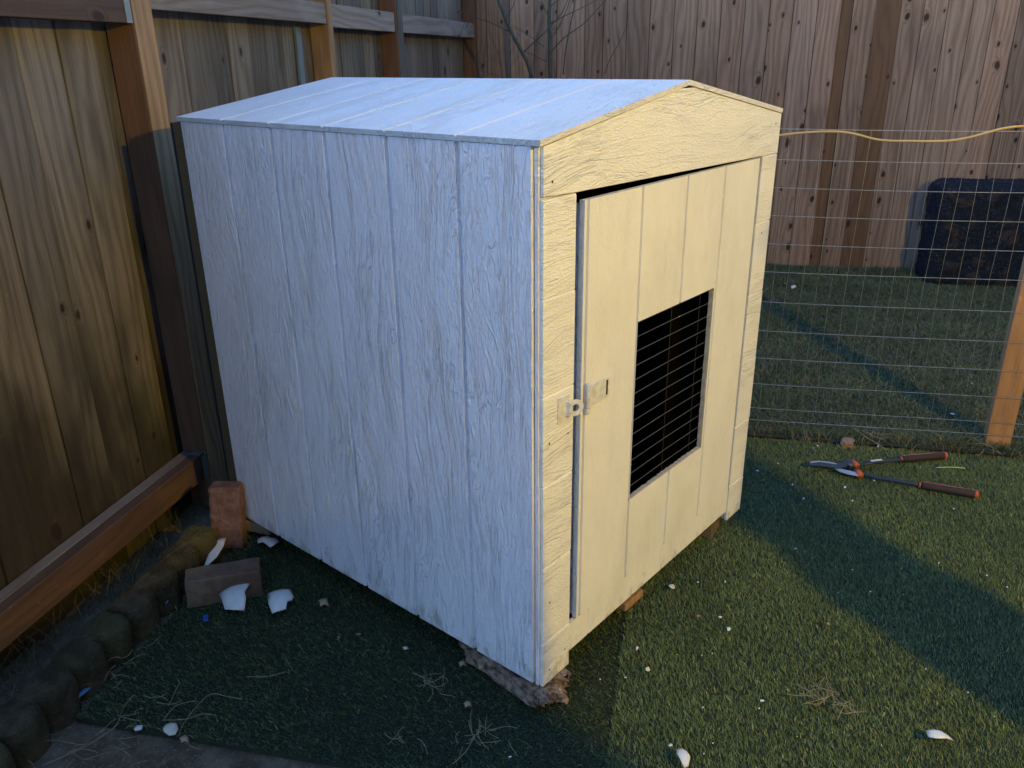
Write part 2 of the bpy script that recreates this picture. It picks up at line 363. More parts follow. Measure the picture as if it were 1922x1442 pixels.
# ------------------------------------------------------------------ ground
def poly_sheet(name, pts, z, mat, thick=None):
    mb = MB()
    if thick: mb.prism([(p.x, p.y) for p in pts], z-thick, z, 'z')
    else: mb.add([Vector((p.x, p.y, z)) for p in pts], [tuple(range(len(pts)))])
    return mb.build(name, mat)
SOIL = Mat('bare_soil', .95, .1); c = SOIL.coord(); v = SOIL.vec(*c)
n1 = SOIL.noise(v, 14, 6, .65); n2 = SOIL.noise(v, 130, 4, .75)
cc = SOIL.mix(n1.step(.35, .7), (.14, .105, .068), (.27, .21, .15)); cc = SOIL.mix(n2.step(.56, .66)*.8, cc, (.40, .34, .26))
cc = SOIL.mix(SOIL.noise(v, 5, 3).step(.5, .7)*.6, cc, (.05, .045, .03))
SOIL.color(cc); SOIL.bump(n1*.6+n2*1.1, .014); SOIL = SOIL.m
mb = MB(); GN = 90
xs_ = [-60, -20, -8, -4]+list(np.linspace(-2.5, 6.5, GN))+[9, 20, 60]; nx = len(xs_)
vs = []
for i, u in enumerate(xs_):
    for j, w in enumerate(xs_):
        vv = w-2.0; z = -.088
        if -2.6 < u < 6 and -4 < vv < 3: z += .012*pnoise(Vector((u*3, vv*3, 0)))
        vs.append(Y(u, vv, z))
mb.add(vs, [(i*nx+j, (i+1)*nx+j, (i+1)*nx+j+1, i*nx+j+1) for i in range(nx-1) for j in range(nx-1)])
tag(mb.build('ground', SOIL, smooth=True), kind='structure')
TB = simple('turf_backing', (.018, .026, .014), .95, sc=60, var=.4)
TURF_A = (-.24, 1.60, -.172, 1.075)      # u0,u1,v0,v1
TURF_B = (-1.6, 1.60, -2.6, -.168)
def rect(u0, u1, v0, v1): return [Y(u0, v0), Y(u1, v0), Y(u1, v1), Y(u0, v1)]
ta = poly_sheet('turf_base', rect(*TURF_A), -.073, TB, .012); tag(ta, kind='structure')
tb = poly_sheet('turf_base', rect(*TURF_B), -.069, TB, .016); tag(tb, kind='structure')
lb = simple('lawn_soil', (.03, .032, .018), .95, sc=30, var=.5)
lw = poly_sheet('lawn_ground', rect(1.63, 4.75, -6, 1.5), -.068, lb); tag(lw, kind='structure')

def grass_mat(name, c1, c2, c3, yellow=.1):
    m = Mat(name, .55, .25); r = m.attr(); c = m.coord(); v = m.vec(*c)
    col = m.mix((r*7.31).fract(), c1, c2); col = m.mix((r*3.7).fract().gt(1-yellow), col, c3)
    col = m.mix(m.noise(v, 2.5, 3).step(.35, .7)*.35, col, tuple(x*.6 for x in c1))
    m.color(col); m.b.inputs['Subsurface Weight'].default_value = 0; return m.m
def blades(name, mat, pos, hgt, wid, lean, leandir=None, curl=.5):
    """one mesh of many curved grass blades (3 segments tapering)"""
    n = len(pos); az = rng.uniform(0, 2*PI, n)
    ld = rng.uniform(0, 2*PI, n) if leandir is None else leandir+rng.normal(0, .9, n)
    hx, hy = np.cos(az), np.sin(az); lx, ly = np.cos(ld), np.sin(ld)
    le = lean*rng.uniform(.2, 1.0, n)*hgt
    V = np.zeros((n, 5, 3), np.float32); ts = (0, .55, 1.0)
    for k, t in enumerate(ts):
        cx = pos[:, 0]+lx*le*t**(1+curl); cy = pos[:, 1]+ly*le*t**(1+curl); cz = pos[:, 2]+hgt*t*(1-.25*lean*t)
        w = wid*(1, .8, 0)[k]/2
        if k < 2:
            V[:, 2*k, 0] = cx-hx*w; V[:, 2*k, 1] = cy-hy*w; V[:, 2*k, 2] = cz
            V[:, 2*k+1, 0] = cx+hx*w; V[:, 2*k+1, 1] = cy+hy*w; V[:, 2*k+1, 2] = cz
        else: V[:, 4, 0] = cx; V[:, 4, 1] = cy; V[:, 4, 2] = cz
    base = (np.arange(n)*5)[:, None]
    loops = np.concatenate([base+np.array([[0, 1, 3, 2]]), base+np.array([[2, 3, 4]])], 1).ravel().astype(np.int32)
    tot = np.tile([4, 3], n).astype(np.int32); st = np.concatenate([[0], np.cumsum(tot)[:-1]]).astype(np.int32)
    me = bpy.data.meshes.new(name); me.vertices.add(n*5); me.vertices.foreach_set('co', V.ravel())
    me.loops.add(len(loops)); me.loops.foreach_set('vertex_index', loops)
    me.polygons.add(2*n); me.polygons.foreach_set('loop_start', st); me.polygons.foreach_set('loop_total', tot)
    me.update(calc_edges=True)
    a = me.attributes.new('rnd', 'FLOAT', 'FACE'); a.data.foreach_set('value', np.repeat(rng.uniform(0, 1, n), 2).astype(np.float32))
    me.materials.append(mat); o = bpy.data.objects.new(name, me); COL.objects.link(o); return o
MCn = np.array(MC); Cn = np.array(CAM)
def scatter(u0, u1, v0, v1, dens, z, avoid_shed=True, out_frac=.12, margin=.16):
    n = int((u1-u0)*(v1-v0)*dens); u = rng.uniform(u0, u1, n); v = rng.uniform(v0, v1, n)
    P = np.stack([u*E1.x+v*E2.x, u*E1.y+v*E2.y, np.full(n, z)], 1)
    q = (P-Cn)@MCn; ok = q[:, 2] < -.1
    sx = q[:, 0]/-q[:, 2]*F/1922; sy = q[:, 1]/-q[:, 2]*F/1922
    inn = ok & (np.abs(sx) < .5+margin) & (np.abs(sy) < .375+margin)
    keep = inn | (rng.random(n) < out_frac)
    if avoid_shed: keep &= ~((P[:, 0] > .10) & (P[:, 0] < W-.1) & (P[:, 1] > .10) & (P[:, 1] < D-.1))
    return P[keep]
TURFM = grass_mat('turf_blades', (.060, .095, .038), (.165, .215, .085), (.32, .32, .15), .08)
def turf(rc, dens, z, nm, ld):
    P = scatter(*rc, dens, z, out_frac=.06, margin=.11); n = len(P)
    # tufted rows: patchy density and height
    tuft = 1+.18*np.sin(P[:, 0]*21+3*np.sin(P[:, 1]*9))*np.sin(P[:, 1]*17)
    h = rng.uniform(.009, .0165, n)*tuft; w = rng.uniform(.0012, .0020, n)
    o = blades(nm, TURFM, P, h, w, 1.0, leandir=ld); return tag(o, kind='stuff', label='short dark green artificial turf pile', cat='artificial turf')
turf((TURF_A[0], TURF_A[1], TURF_A[2], TURF_A[3]), 64000, -.073, 'artificial_turf', TH+PI)
turf((-1.2, TURF_B[1], -1.9, TURF_B[3]), 68000, -.069, 'artificial_turf', TH+.6)
LAWNM = grass_mat('lawn_blades', (.070, .095, .045), (.13, .15, .07), (.26, .21, .13), .14)
P = scatter(1.66, 4.6, -2.6, 1.3, 22000, -.068, out_frac=.2); n = len(P)
cl = np.array([pnoise(Vector((p[0]*3.2, p[1]*3.2, 1.0))) for p in P[::1]]) if n < 400000 else np.zeros(n)
h = rng.uniform(.018, .040, n)*(1+.9*cl); o = blades('lawn_grass', LAWNM, P, h, rng.uniform(.0018, .0030, n), 1.5, curl=.9)
tag(o, 'scruffy natural lawn grass beyond the wire fence', 'grass', kind='stuff')
# long weeds and dry straw along the turf's edge and behind the stone edging
WEEDM = grass_mat('weed_blades', (.045, .060, .020), (.085, .090, .035), (.24, .19, .09), .35)
def strip_blades(nm, u0, u1, v0, v1, n, z, h0, h1, mat, lean, wid=(.0018, .003)):
    u = rng.uniform(u0, u1, n); v = rng.uniform(v0, v1, n); cl = np.array([pnoise(Vector((a*7, b*7, 4.0))) for a, b in zip(u, v)])
    k = rng.random(n) < np.clip(.5+1.2*cl, .1, 1); u, v = u[k], v[k]; n = len(u)
    P = np.stack([u*E1.x+v*E2.x, u*E1.y+v*E2.y, np.full(n, z)], 1)
    return blades(nm, mat, P, rng.uniform(h0, h1, n), rng.uniform(*wid, n), lean, curl=1.2)
tag(strip_blades('fence_line_weeds', 1.60, 1.75, -1.9, 1.2, 5200, -.08, .02, .085, WEEDM, 1.3), 'tall weeds and dead grass along the foot of the wire fence', 'weeds', kind='stuff')
DRYM = grass_mat('dry_weeds', (.07, .06, .025), (.12, .10, .045), (.05, .05, .02), .4)
tag(strip_blades('dry_grass', -.75, .6, 1.20, 1.37, 1500, -.08, .04, .16, DRYM, 1.2, (.001, .0022)), 'dry grass and weeds behind the scalloped stone edging', 'grass', kind='stuff')

# ------------------------------------------------------------------ left fence (yard frame: x=u, y=v)
lf = empty('wooden_fence', (0, 0, 0), TH)
tag(lf, 'weathered brown board fence with posts and rails facing the shed, left side', 'fence')
mb = MB(); u = -1.6; k = 0
VB = 1.385
while u < 4.62:
    w = .1385+random.uniform(-.002, .003); off = random.uniform(-.002, .003)
    ts = random.uniform(-.004, .004)
    vs = [(u, VB+off), (u+w, VB+off+ts), (u+w, VB+off+ts+.017), (u, VB+off+.017)]
    mb.prism(vs, -.09, 1.84+random.uniform(-.01, .01), 'z', r=random.random()); u += w+random.uniform(.0015, .005); k += 1
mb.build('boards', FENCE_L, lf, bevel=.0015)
mb = MB(); mb.box(-1.6, 4.62, VB+.026, VB+.040, -.09, 1.80, r=.4); mb.build('gap_shade_backing', DARK, lf)  # near-black sheet added so the shade in the board gaps is coloured in
def post(u0, u1, v0, v1, mat, top=1.9):
    mb = MB(); mb.box(u0, u1, v0, v1, -.1, top, r=random.random()); return mb.build('post', mat, lf, bevel=.003, seg=2)
post(.731, .822, 1.293, 1.383, POSTW)
mb = MB(); mb.box(.735, .8225, 1.2905, 1.2925, -.08, 1.88, r=.3); mb.build('post_face', POSTG, lf)
post(-1.32, -1.23, 1.293, 1.383, POSTW)
post(2.055, 2.10, 1.293, 1.383, POSTG)
post(2.905, 3.00, 1.293, 1.383, POSTW)
mb = MB(); mb.box(2.9155, 3.0005, 1.2895, 1.2925, -.08, 1.88, r=.7); mb.build('post_face', FENCE_L, lf)
post(4.53, 4.62, 1.30, 1.383, POSTW)
mb = MB(); mb.box(1.90, 1.945, 1.372, 1.383, -.05, 1.49); mb.build('narrow_strip', simple('blue_grey_strip', (.11, .145, .18), .6, sc=25), lf)  # narrow blue-grey strip on the boards before the thin post
def rail(u0, u1, v0, v1, z0, z1, mat):
    mb = MB(); mb.box(u0, u1, v0, v1, z0, z1, r=random.random()); return mb.build('rail', mat, lf, bevel=.003, seg=2)
rail(-1.228, .728, 1.300, 1.338, .037, .128, RAILW); mbt = MB()
mbt.box(-1.228, .727, 1.3385, 1.380, .060, .1265); mbt.build('rail', RAILG, lf, bevel=.003)
rail(-1.228, .728, 1.294, 1.334, 1.463, 1.556, RAILW)
for a, b in ((.825, 2.052), (2.103, 2.902), (3.003, 4.528)):
    rail(a, b, 1.300, 1.338, 1.492+(.012 if a < 1 else .0), 1.585, RAILG)
    rail(a, b, 1.300, 1.338, .037, .128, RAILW)
BRK = simple('dull_bracket', (.22, .21, .20), .5, metal=.5)
def bracket(u, z0, z1):
    mb = MB(); mb.box(u-.030, u-.0015, 1.2925, 1.2940, z0, z1-.004); mb.box(u-.0035, u-.0010, 1.2925, 1.335, z0, z1+.002)
    mb.box(u-.034, u-.001, 1.300, 1.336, z1+.0015, z1+.003); mb.build('rail_bracket', BRK, lf)
bracket(.732, .037, .1275)
mb = MB(); mb.box(.705, .7295, 1.2915, 1.2932, 1.464, 1.554); mb.build('rail_bracket', BRK, lf)

# ------------------------------------------------------------------ back fence
bf = empty('wooden_fence', (0, 0, 0), TH)
tag(bf, 'newer cedar board fence full of knots, running across the back of the yard', 'fence')
UB = 4.62
def backv(px, py=60):
    d = ray(px, py); t = (UB-CAM.dot(E1))/d.dot(E1); return (CAM+d*t).dot(E2)
edges = [862, 913, 957, 1002, 1045, 1098, 1132, 1176, 1219, 1264, 1307, 1351, 1395, 1441, 1485, 1530, 1574, 1596, 1639, 1685, 1728, 1772, 1818, 1859, 1905]
vv = [backv(x) for x in edges]
while vv[-1] > -5.5: vv.append(vv[-1]-.150)
mb = MB(); mb2 = MB()
for i, (a, b) in enumerate(zip(vv[:-1], vv[1:])):
    kind = mb2 if edges[i:i+1] in ([1574], [1639]) else mb
    back = .020 if edges[i:i+1] == [1574] else random.uniform(0, .004)
    g = .0035 if kind is mb else .0
    kind.prism([(UB+back, b+g/2), (UB+back+random.uniform(-.003, .003), a-g/2), (UB+back+.018, a-g/2), (UB+back+.018, b+g/2)], -.09, 1.86+random.uniform(-.01, .01), 'z', r=random.random())
mq = MB()
for b_ in vv[1:-1]: mq.box(UB+.0255, UB+.038, b_-.03, b_+.03, -.09, 1.85, r=random.random())
mq.build('gap_shade_backing', DARK, bf)  # near-black backing added to colour the gaps as shade
mb.build('boards', FENCE_B, bf, bevel=.0015); mb2.build('orange_boards', FENCE_BD, bf, bevel=.0015)
mb = MB(); mb.box(UB+.041, UB+.078, -5.4, 1.30, 1.45, 1.54); mb.build('rail', RAILW, bf)
mb = MB(); mb.box(UB+.041, UB+.078, -5.4, 1.30, .10, .19); mb.build('rail', RAILW, bf)
for v0 in (1.25, -1.3, -3.8):
    mb = MB(); mb.box(UB+.08, UB+.17, v0-.09, v0, -.1, 1.8); mb.build('post', POSTW, bf)

# ------------------------------------------------------------------ wire fence with posts
wf = empty('wire_fence', (0, 0, 0), TH)
tag(wf, 'low welded wire fence dividing the turf from the lawn', 'fence')
UW = 1.69
def sag(v, z): return .006*math.sin(v*2.1+z*3)+.010*math.sin(v*4.3+z)*max(0, (.25-abs(z-.6))*2)
mb = MB(); zs = [-.018, .035, .140, .249, .362, .478, .596, .702, .806, .907, 1.006, 1.112]
vs_ = np.arange(-3.0, 1.28, .0535)
for z in zs:
    pts = [(UW+sag(v, z), v, z+.004*math.sin(v*3.3+z*2)) for v in vs_]; mb.tube(pts, .00105, 5)
for i, v in enumerate(vs_):
    ph = pnoise(Vector((v*9, 0, 0)))
    mb.tube([(UW+sag(v, z)+.0022, v+.006*math.sin(z*5+ph*4)*(1 if i % 3 else .4), z) for z in zs], .0006, 5)
mb.build('wire_mesh', WIRE, wf)
mb = MB(); mb.box(1.703, 1.741, -1.540, -1.450, -.1, 1.16, r=.3); mb.build('post', PINE, wf, bevel=.002)
mb = MB(); mb.box(1.703, 1.741, .60, .69, -.1, 1.10, r=.6); mb.build('post', PINE, wf, bevel=.002)
# yellow cord woven through the top wires
def wirept(px, py, du=0.0):
    d = ray(px, py); t = (UW+du-CAM.dot(E1))/d.dot(E1); return CAM+d*t
cp = [(1400, 262), (1466, 254), (1500, 250), (1540, 247.5), (1580, 248), (1610, 253), (1640, 261), (1670, 264.5), (1710, 265), (1750, 265.5), (1785, 264), (1820, 258), (1850, 250), (1885, 241), (1925, 237), (1990, 240), (2080, 250)]
cpts = [wirept(x, y, .006*math.sin(i*1.4)) for i, (x, y) in enumerate(cp)]
def smoothpath(p, n=5):
    out = []
    for i in range(len(p)-1):
        p0, p1, p2, p3 = p[max(i-1, 0)], p[i], p[i+1], p[min(i+2, len(p)-1)]
        for k in range(n):
            t = k/n; out.append(.5*((2*p1)+(p2-p0)*t+(2*p0-5*p1+4*p2-p3)*t*t+(3*p1-p0-3*p2+p3)*t*t*t))
    return out+[p[-1]]
mb = MB(); mb.tube(smoothpath([Vector(q) for q in cpts]), .0042, 10); cord = mb.build('extension_cord', simple('orange_yellow_cord', (.48, .31, .12), .45, var=.1), smooth=True)
tag(cord, 'orange yellow extension cord strung along the top of the wire fence', 'cord')

# ------------------------------------------------------------------ dark block at the back fence
BLKM = Mat('mottled_dark_block', .9, .15); c = BLKM.coord(); v = BLKM.vec(*c); n1 = BLKM.noise(v, 9, 4, .6, .6); n2 = BLKM.noise(v, 70, 4, .7)
cc = BLKM.mix(n1.step(.52, .62), (.010, .014, .024), (.042, .030, .030)); cc = BLKM.mix(n2.step(.55, .7)*.5, cc, (.10, .10, .11))
BLKM.color(cc); BLKM.bump(n1*.8+n2*.5, .03); BLKM = BLKM.m
def backp(px, py, uu):
    d = ray(px, py); t = (uu-CAM.dot(E1))/d.dot(E1); q = CAM+d*t; return q.dot(E2), q.z
lv, zt_ = backp(1762, 345, 4.2)
bm = bmesh.new(); bmesh.ops.create_cube(bm, size=1.0); bmesh.ops.subdivide_edges(bm, edges=bm.edges, cuts=40, use_grid_fill=True)
sx, sy, sz = .34, 1.05, zt_+.085
for vx in bm.verts:
    p = vx.co; q = Vector((p.x*sx, p.y*sy, p.z*sz)); hx = Vector((sx/2, sy/2, sz/2)); rr = .07
    inn = Vector([max(-hx[i]+rr, min(hx[i]-rr, q[i])) for i in range(3)]); dd = q-inn
    if dd.length > rr: q = inn+dd.normalized()*rr
    nn = (q-inn).normalized() if (q-inn).length > 1e-4 else Vector((0, 0, 1))
    q += nn*(.012*pnoise(q*14)+.007*pnoise(q*45)); vx.co = q
me = bpy.data.meshes.new('rough_block'); bm.to_mesh(me); bm.free(); me.materials.append(BLKM)
rb = bpy.data.objects.new('rough_block', me); COL.objects.link(rb); rb.location = Y(4.37, lv-.02-sy/2, (zt_-.085)/2); rb.rotation_euler = (0, 0, TH)
tag(rb, 'dark blue mottled block with rounded corners standing against the back fence', 'block')

# ------------------------------------------------------------------ bare sapling in the corner
BARK = simple('grey_green_bark', (.055, .060, .048), .85, sc=60, var=.5, bump=.002)
def treept(px, py, uu):
    d = ray(px, py); t = (uu-CAM.dot(E1))/d.dot(E1); return CAM+d*t
tree = empty('bare_tree', treept(1036, 400, 3.95)); tree.location.z = -.07
tag(tree, 'leafless young tree with two thin stems in front of the back fence', 'tree')
def tpart(name, stems):
    mb = MB()
    for pts, r0, r1 in stems:
        P = smoothpath([treept(x, y, uu)-tree.location for x, y, uu in pts], 4); n = len(P)
        P = [p+Vector((pnoise(p*6), pnoise(p*6+Vector((5, 0, 0))), 0))*.008 for p in P]
        mb.tube(P, [r0+(r1-r0)*i/(n-1) for i in range(n)], 7)
    return mb.build(name, BARK, tree, smooth=True)
tpart('trunk', [([(1036, 560, 3.95), (1035, 300, 3.95), (1033, 138, 3.95), (1031, 60, 3.95), (1030, 0, 3.96), (1028, -90, 3.98), (1030, -200, 4.0)], .016, .008)])
tpart('trunk', [([(1036, 545, 3.95), (1022, 260, 3.93), (996, 138, 3.90), (978, 95, 3.88), (955, 50, 3.86), (933, -5, 3.85), (905, -70, 3.84)], .014, .008)])
tw = [([(1032, 100, 3.95), (1060, 70, 3.90), (1095, 45, 3.86), (1140, -4, 3.84)], .004, .002), ([(1032, 45, 3.95), (1060, 30, 3.93), (1090, 16, 3.9), (1128, -4, 3.88)], .0035, .0015),
 ([(983, 97, 3.90), (1005, 75, 3.92), (1028, 55, 3.95), (1052, 28, 4.0), (1068, -4, 4.0)], .004, .0025), ([(1058, 140, 4.1), (1064, 80, 4.1), (1074, 30, 4.1), (1080, -6, 4.1)], .0045, .003),
 ([(956, 59, 3.86), (925, 45, 3.82), (895, 34, 3.8), (868, 22, 3.78)], .0035, .002), ([(950, 35, 3.86), (962, 15, 3.86), (968, -4, 3.86)], .003, .002),
 ([(1033, 74, 3.95), (1050, 50, 3.92), (1064, 18, 3.9), (1072, -5, 3.9)], .003, .002), ([(1028, 28, 3.95), (1018, 10, 3.93), (1014, -4, 3.92)], .003, .002),
 ([(1026, 116, 3.95), (1005, 106, 3.92), (985, 97, 3.9)], .003, .002), ([(1134, 139, 4.2), (1150, 100, 4.2), (1172, 58, 4.2), (1180, 22, 4.2)], .003, .0018),
 ([(875, 52, 3.8), (884, 25, 3.8), (890, -5, 3.8)], .003, .002), ([(942, 124, 4.3), (928, 85, 4.3), (915, 50, 4.3)], .002, .0015), ([(1020, 88, 3.95), (985, 62, 3.9), (965, 50, 3.88)], .0025, .0015),
 ([(1033, 12, 3.95), (1052, -5, 3.9)], .003, .002), ([(875, 40, 3.8), (868, 55, 3.8), (862, 80, 3.8)], .002, .001), ([(860, 24, 3.8), (885, 4, 3.8), (905, -6, 3.8)], .002, .0015)]
tpart('twigs', tw)

# ------------------------------------------------------------------ scalloped edging stones
EDGE = Mat('mossy_concrete', .92, .15); c = EDGE.coord(); v = EDGE.vec(*c); n1 = EDGE.noise(v, 16, 6, .7); n2 = EDGE.noise(v, 90, 4, .7)
cc = EDGE.mix(n1.step(.35, .65), (.10, .078, .048), (.045, .038, .02)); cc = EDGE.mix(n2.step(.6, .75)*.45, cc, (.20, .175, .14)); cc = EDGE.mix(EDGE.noise(v, 5, 3).step(.5, .7)*.5, cc, (.09, .085, .03))
EDGE.color(cc); EDGE.bump(n1*.8+n2*1.0, .016); EDGE = EDGE.m
def edger(seed):
    nl = 4; pitch = .106; R = .056; prof = []
    for k in range(nl):       # front arcs, from right to left in -v direction
        cx = k*pitch
        for t in range(-70, 71, 14): prof.append((cx+R*math.sin(math.radians(t)), .012-R*math.cos(math.radians(t))*.95))
    back = []
    for k in range(nl-1, -1, -1):
        cx = k*pitch
        for t in range(70, -71, -28): back.append((cx+R*math.sin(math.radians(t))*.99, .052+R*math.cos(math.radians(t))*.30))
    poly = prof+back; mb = MB(); n = len(poly); cx = sum(p[0] for p in poly)/n; cy = sum(p[1] for p in poly)/n
    rings = []; zs = (-.09, -.03, .008, .024, .034, .040, .042); SS = (1, 1, 1, .95, .84, .62, .35)
    for zi, z in enumerate(zs):
        s = SS[zi]; ring = []
        for p in poly:
            loc = round(p[0]/pitch)*pitch; loc = max(0, min((nl-1)*pitch, loc))
            q = Vector((loc+(p[0]-loc)*s, .02+(p[1]-.02)*s, z))
            q += Vector((pnoise(q*30+Vector((seed, 0, 0))), pnoise(q*30+Vector((0, seed, 0))), pnoise(q*30+Vector((0, 0, seed)))))*.004
            ring.append(q)
        rings += ring
    fs = [tuple(range(n))[::-1], tuple(range((len(zs)-1)*n, len(zs)*n))]
    for k in range(len(zs)-1): fs += [(k*n+i, k*n+(i+1) % n, (k+1)*n+(i+1) % n, (k+1)*n+i) for i in range(n)]
    mb.add(rings, fs); return mb.build('edging_stone', EDGE, smooth=False, bevel=.002)
for i, (u, dv, rz, lab) in enumerate(((.078, .0, .02, 'scalloped concrete edging stone nearest the upright red brick'), (-.348, -.006, .03, 'scalloped concrete edging stone in the middle of the row, left of the lying brick'), (-.776, -.01, -.02, 'scalloped concrete edging stone at the near end of the row, beside bare soil'))):
    o = edger(i*3.7+1); o.location = Y(u+.01, 1.125+dv, -.012-.004*i); o.rotation_euler = (0, .01*(i-1), TH+rz); tag(o, lab, 'edging stone', 'scalloped edging stones along the left fence')

# ------------------------------------------------------------------ bricks
def brick(name, mat, size, loc, rot, seed):
    bm = bmesh.new(); bmesh.ops.create_cube(bm, size=1.0); bmesh.ops.subdivide_edges(bm, edges=bm.edges, cuts=14, use_grid_fill=True)
    hx = Vector(size)/2; rr = .006
    for v in bm.verts:
        q = Vector([v.co[i]*size[i] for i in range(3)]); inn = Vector([max(-hx[i]+rr, min(hx[i]-rr, q[i])) for i in range(3)]); dd = q-inn
        if dd.length > rr: q = inn+dd.normalized()*rr
        q += Vector((pnoise(q*40+Vector((seed, 0, 0))), pnoise(q*40+Vector((0, seed, 0))), pnoise(q*40+Vector((0, 0, seed)))))*.0025; v.co = q
    me = bpy.data.meshes.new(name); bm.to_mesh(me); bm.free(); me.materials.append(mat)
    o = bpy.data.objects.new(name, me); COL.objects.link(o); o.location = loc; o.rotation_euler = rot; return o
RED = simple('red_paver', (.16, .088, .080), .9, sc=35, var=.4, bump=.006, col2=(.09, .048, .045))
GRY = simple('dirty_brown_brick', (.17, .115, .072), .9, sc=12, var=.4, bump=.005, col2=(.10, .048, .03))
b = brick('brick', RED, (.095, .062, .205), (-.062, 1.205, .037), (math.radians(-6), math.radians(3), math.radians(-47)), 2.2)
tag(b, 'red paver brick standing on end beside the far left corner of the shed', 'brick', 'loose bricks')
b = brick('brick', GRY, (.205, .075, .090), (-.222, .985, -.030), (0, math.radians(1), math.radians(-32)), 5.1)
tag(b, 'dirty brown brick lying on the turf behind the white shards', 'brick', 'loose bricks')

# ------------------------------------------------------------------ broken white shards
SHW = simple('white_glazed_plastic', (.62, .60, .58), .4, var=.12, sc=25, spec=.5)
SHB = simple('blue_painted_plastic', (.10, .22, .40), .4, var=.2, spec=.5)
CREAM = simple('cream_chip', (.62, .56, .44), .7, var=.2)
TAN = simple('dry_leaf_tan', (.34, .23, .15), .85, var=.35, sc=60)
def shard(name, outline, z, mat, lab, cat, curve=.012, tilt=(0, 0), thick=.0025, group=None):
    P = [at(x, y, z) for x, y in outline]; c = sum(P, Vector())/len(P); n = len(P); rmax = max((p-c).length for p in P)
    mb = MB(); vs = [Vector((0, 0, curve))]; fs = []
    for k, s in enumerate((.34, .68, 1.0)):
        for p in P:
            d = (p-c)*s; ax = d.x; vs.append(Vector((d.x, d.y, curve*(1-(d.length/rmax)**2)+d.x*tilt[0]+d.y*tilt[1])))
    for i in range(n): fs.append((0, 1+i, 1+(i+1) % n))
    for k in range(2): fs += [(1+k*n+i, 1+(k+1)*n+i, 1+(k+1)*n+(i+1) % n, 1+k*n+(i+1) % n) for i in range(n)]
    mb.add(vs, fs); o = mb.build(name, mat, smooth=True); o.location = c
    md = o.modifiers.new('solid', 'SOLIDIFY'); md.thickness = thick; md.offset = 0
    tag(o, lab, cat, group); return o
SG = 'broken white shards on the turf'
shard('shard', [(412, 1120), (425, 1111), (445, 1103), (470, 1096), (472, 1104), (466, 1115), (461, 1122), (463, 1130), (458, 1143), (442, 1144), (422, 1143), (418, 1132)], -.045, SHW, 'largest white curved shard lying in front of the brown brick', 'shard', .022, (.15, .1), group=SG)
shard('shard', [(503, 1119), (515, 1117), (530, 1114), (544, 1111), (547, 1118), (552, 1126), (549, 1132), (540, 1136), (537, 1145), (520, 1149), (511, 1151), (505, 1140)], -.046, SHW, 'white fan shaped shard to the right of the largest shard', 'shard', .020, (.0, .15), group=SG)
shard('shard', [(483, 1013), (492, 1008), (502, 1007), (508, 1012), (518, 1012), (524, 1018), (516, 1023), (507, 1028), (500, 1024), (494, 1020), (484, 1021)], -.046, SHW, 'small jagged white shard near the far bottom corner of the shed side', 'shard', .006, group=SG)
shard('shard', [(426, 1018), (421, 1033), (408, 1048), (392, 1057), (380, 1062), (390, 1048), (400, 1034), (411, 1020), (418, 1017)], -.035, SHW, 'long thin curved white shard leaning in front of the upright brick', 'shard', .014, (.15, .1), group=SG)
shard('shard', [(340, 1101), (338, 1108), (328, 1116), (320, 1124), (312, 1136), (309, 1132), (316, 1120), (326, 1108), (334, 1102)], -.045, SHB, 'narrow shard with blue end between stone edging and brown brick', 'shard', .010, group=SG)
shard('shard', [(1737, 1374), (1750, 1374), (1765, 1378), (1778, 1385), (1790, 1391), (1775, 1391), (1762, 1392), (1752, 1390), (1742, 1386)], -.046, SHW, 'white leaf shaped shard on the turf at lower right', 'shard', .010, group=SG)
shard('shard', [(1270, 1408), (1280, 1406), (1288, 1415), (1295, 1425), (1292, 1439), (1284, 1441), (1276, 1430), (1270, 1420)], -.046, SHW, 'white oval shard on the turf at the bottom centre edge', 'shard', .010, group=SG)
shard('shard', [(251, 1369), (258, 1363), (268, 1362), (266, 1370), (254, 1373)], -.060, SHW, 'little white sliver on bare soil left of the cream chip', 'shard', .003, group=SG)
shard('shard', [(172, 1291), (164, 1300), (152, 1309), (143, 1316), (150, 1303), (160, 1294)], -.055, SHB, 'pale blue sliver at the foot of the edging stones near the soil', 'shard', .004, group=SG)
shard('chip', [(306, 1370), (310, 1362), (320, 1358), (332, 1360), (335, 1370), (329, 1379), (318, 1382), (308, 1376)], -.060, CREAM, 'round cream coloured chip where turf meets bare soil', 'chip', .006)
shard('chip', [(381, 1154), (391, 1153), (391, 1166), (381, 1167)], -.050, simple('blue_tab', (.02, .09, .30), .5), 'small square blue tab on the turf under the brown brick', 'chip', .002)
CG = 'tiny pale chips scattered on the turf'
def chip(px, py, s, mat=CREAM, lab='tiny pale chip on the green turf', grp=CG, z=-.052):
    n = random.randint(5, 9); s *= .8
    P = [(px+s*random.uniform(.4, 1.25)*math.cos(2*PI*k/n), py+s*.7*random.uniform(.35, 1.25)*math.sin(2*PI*k/n)) for k in range(n)]
    return shard('chip', P, z, mat, lab, 'chip', s*.00025, thick=.0012, group=grp, tilt=(random.uniform(-.3, .3), random.uniform(-.3, .3)))
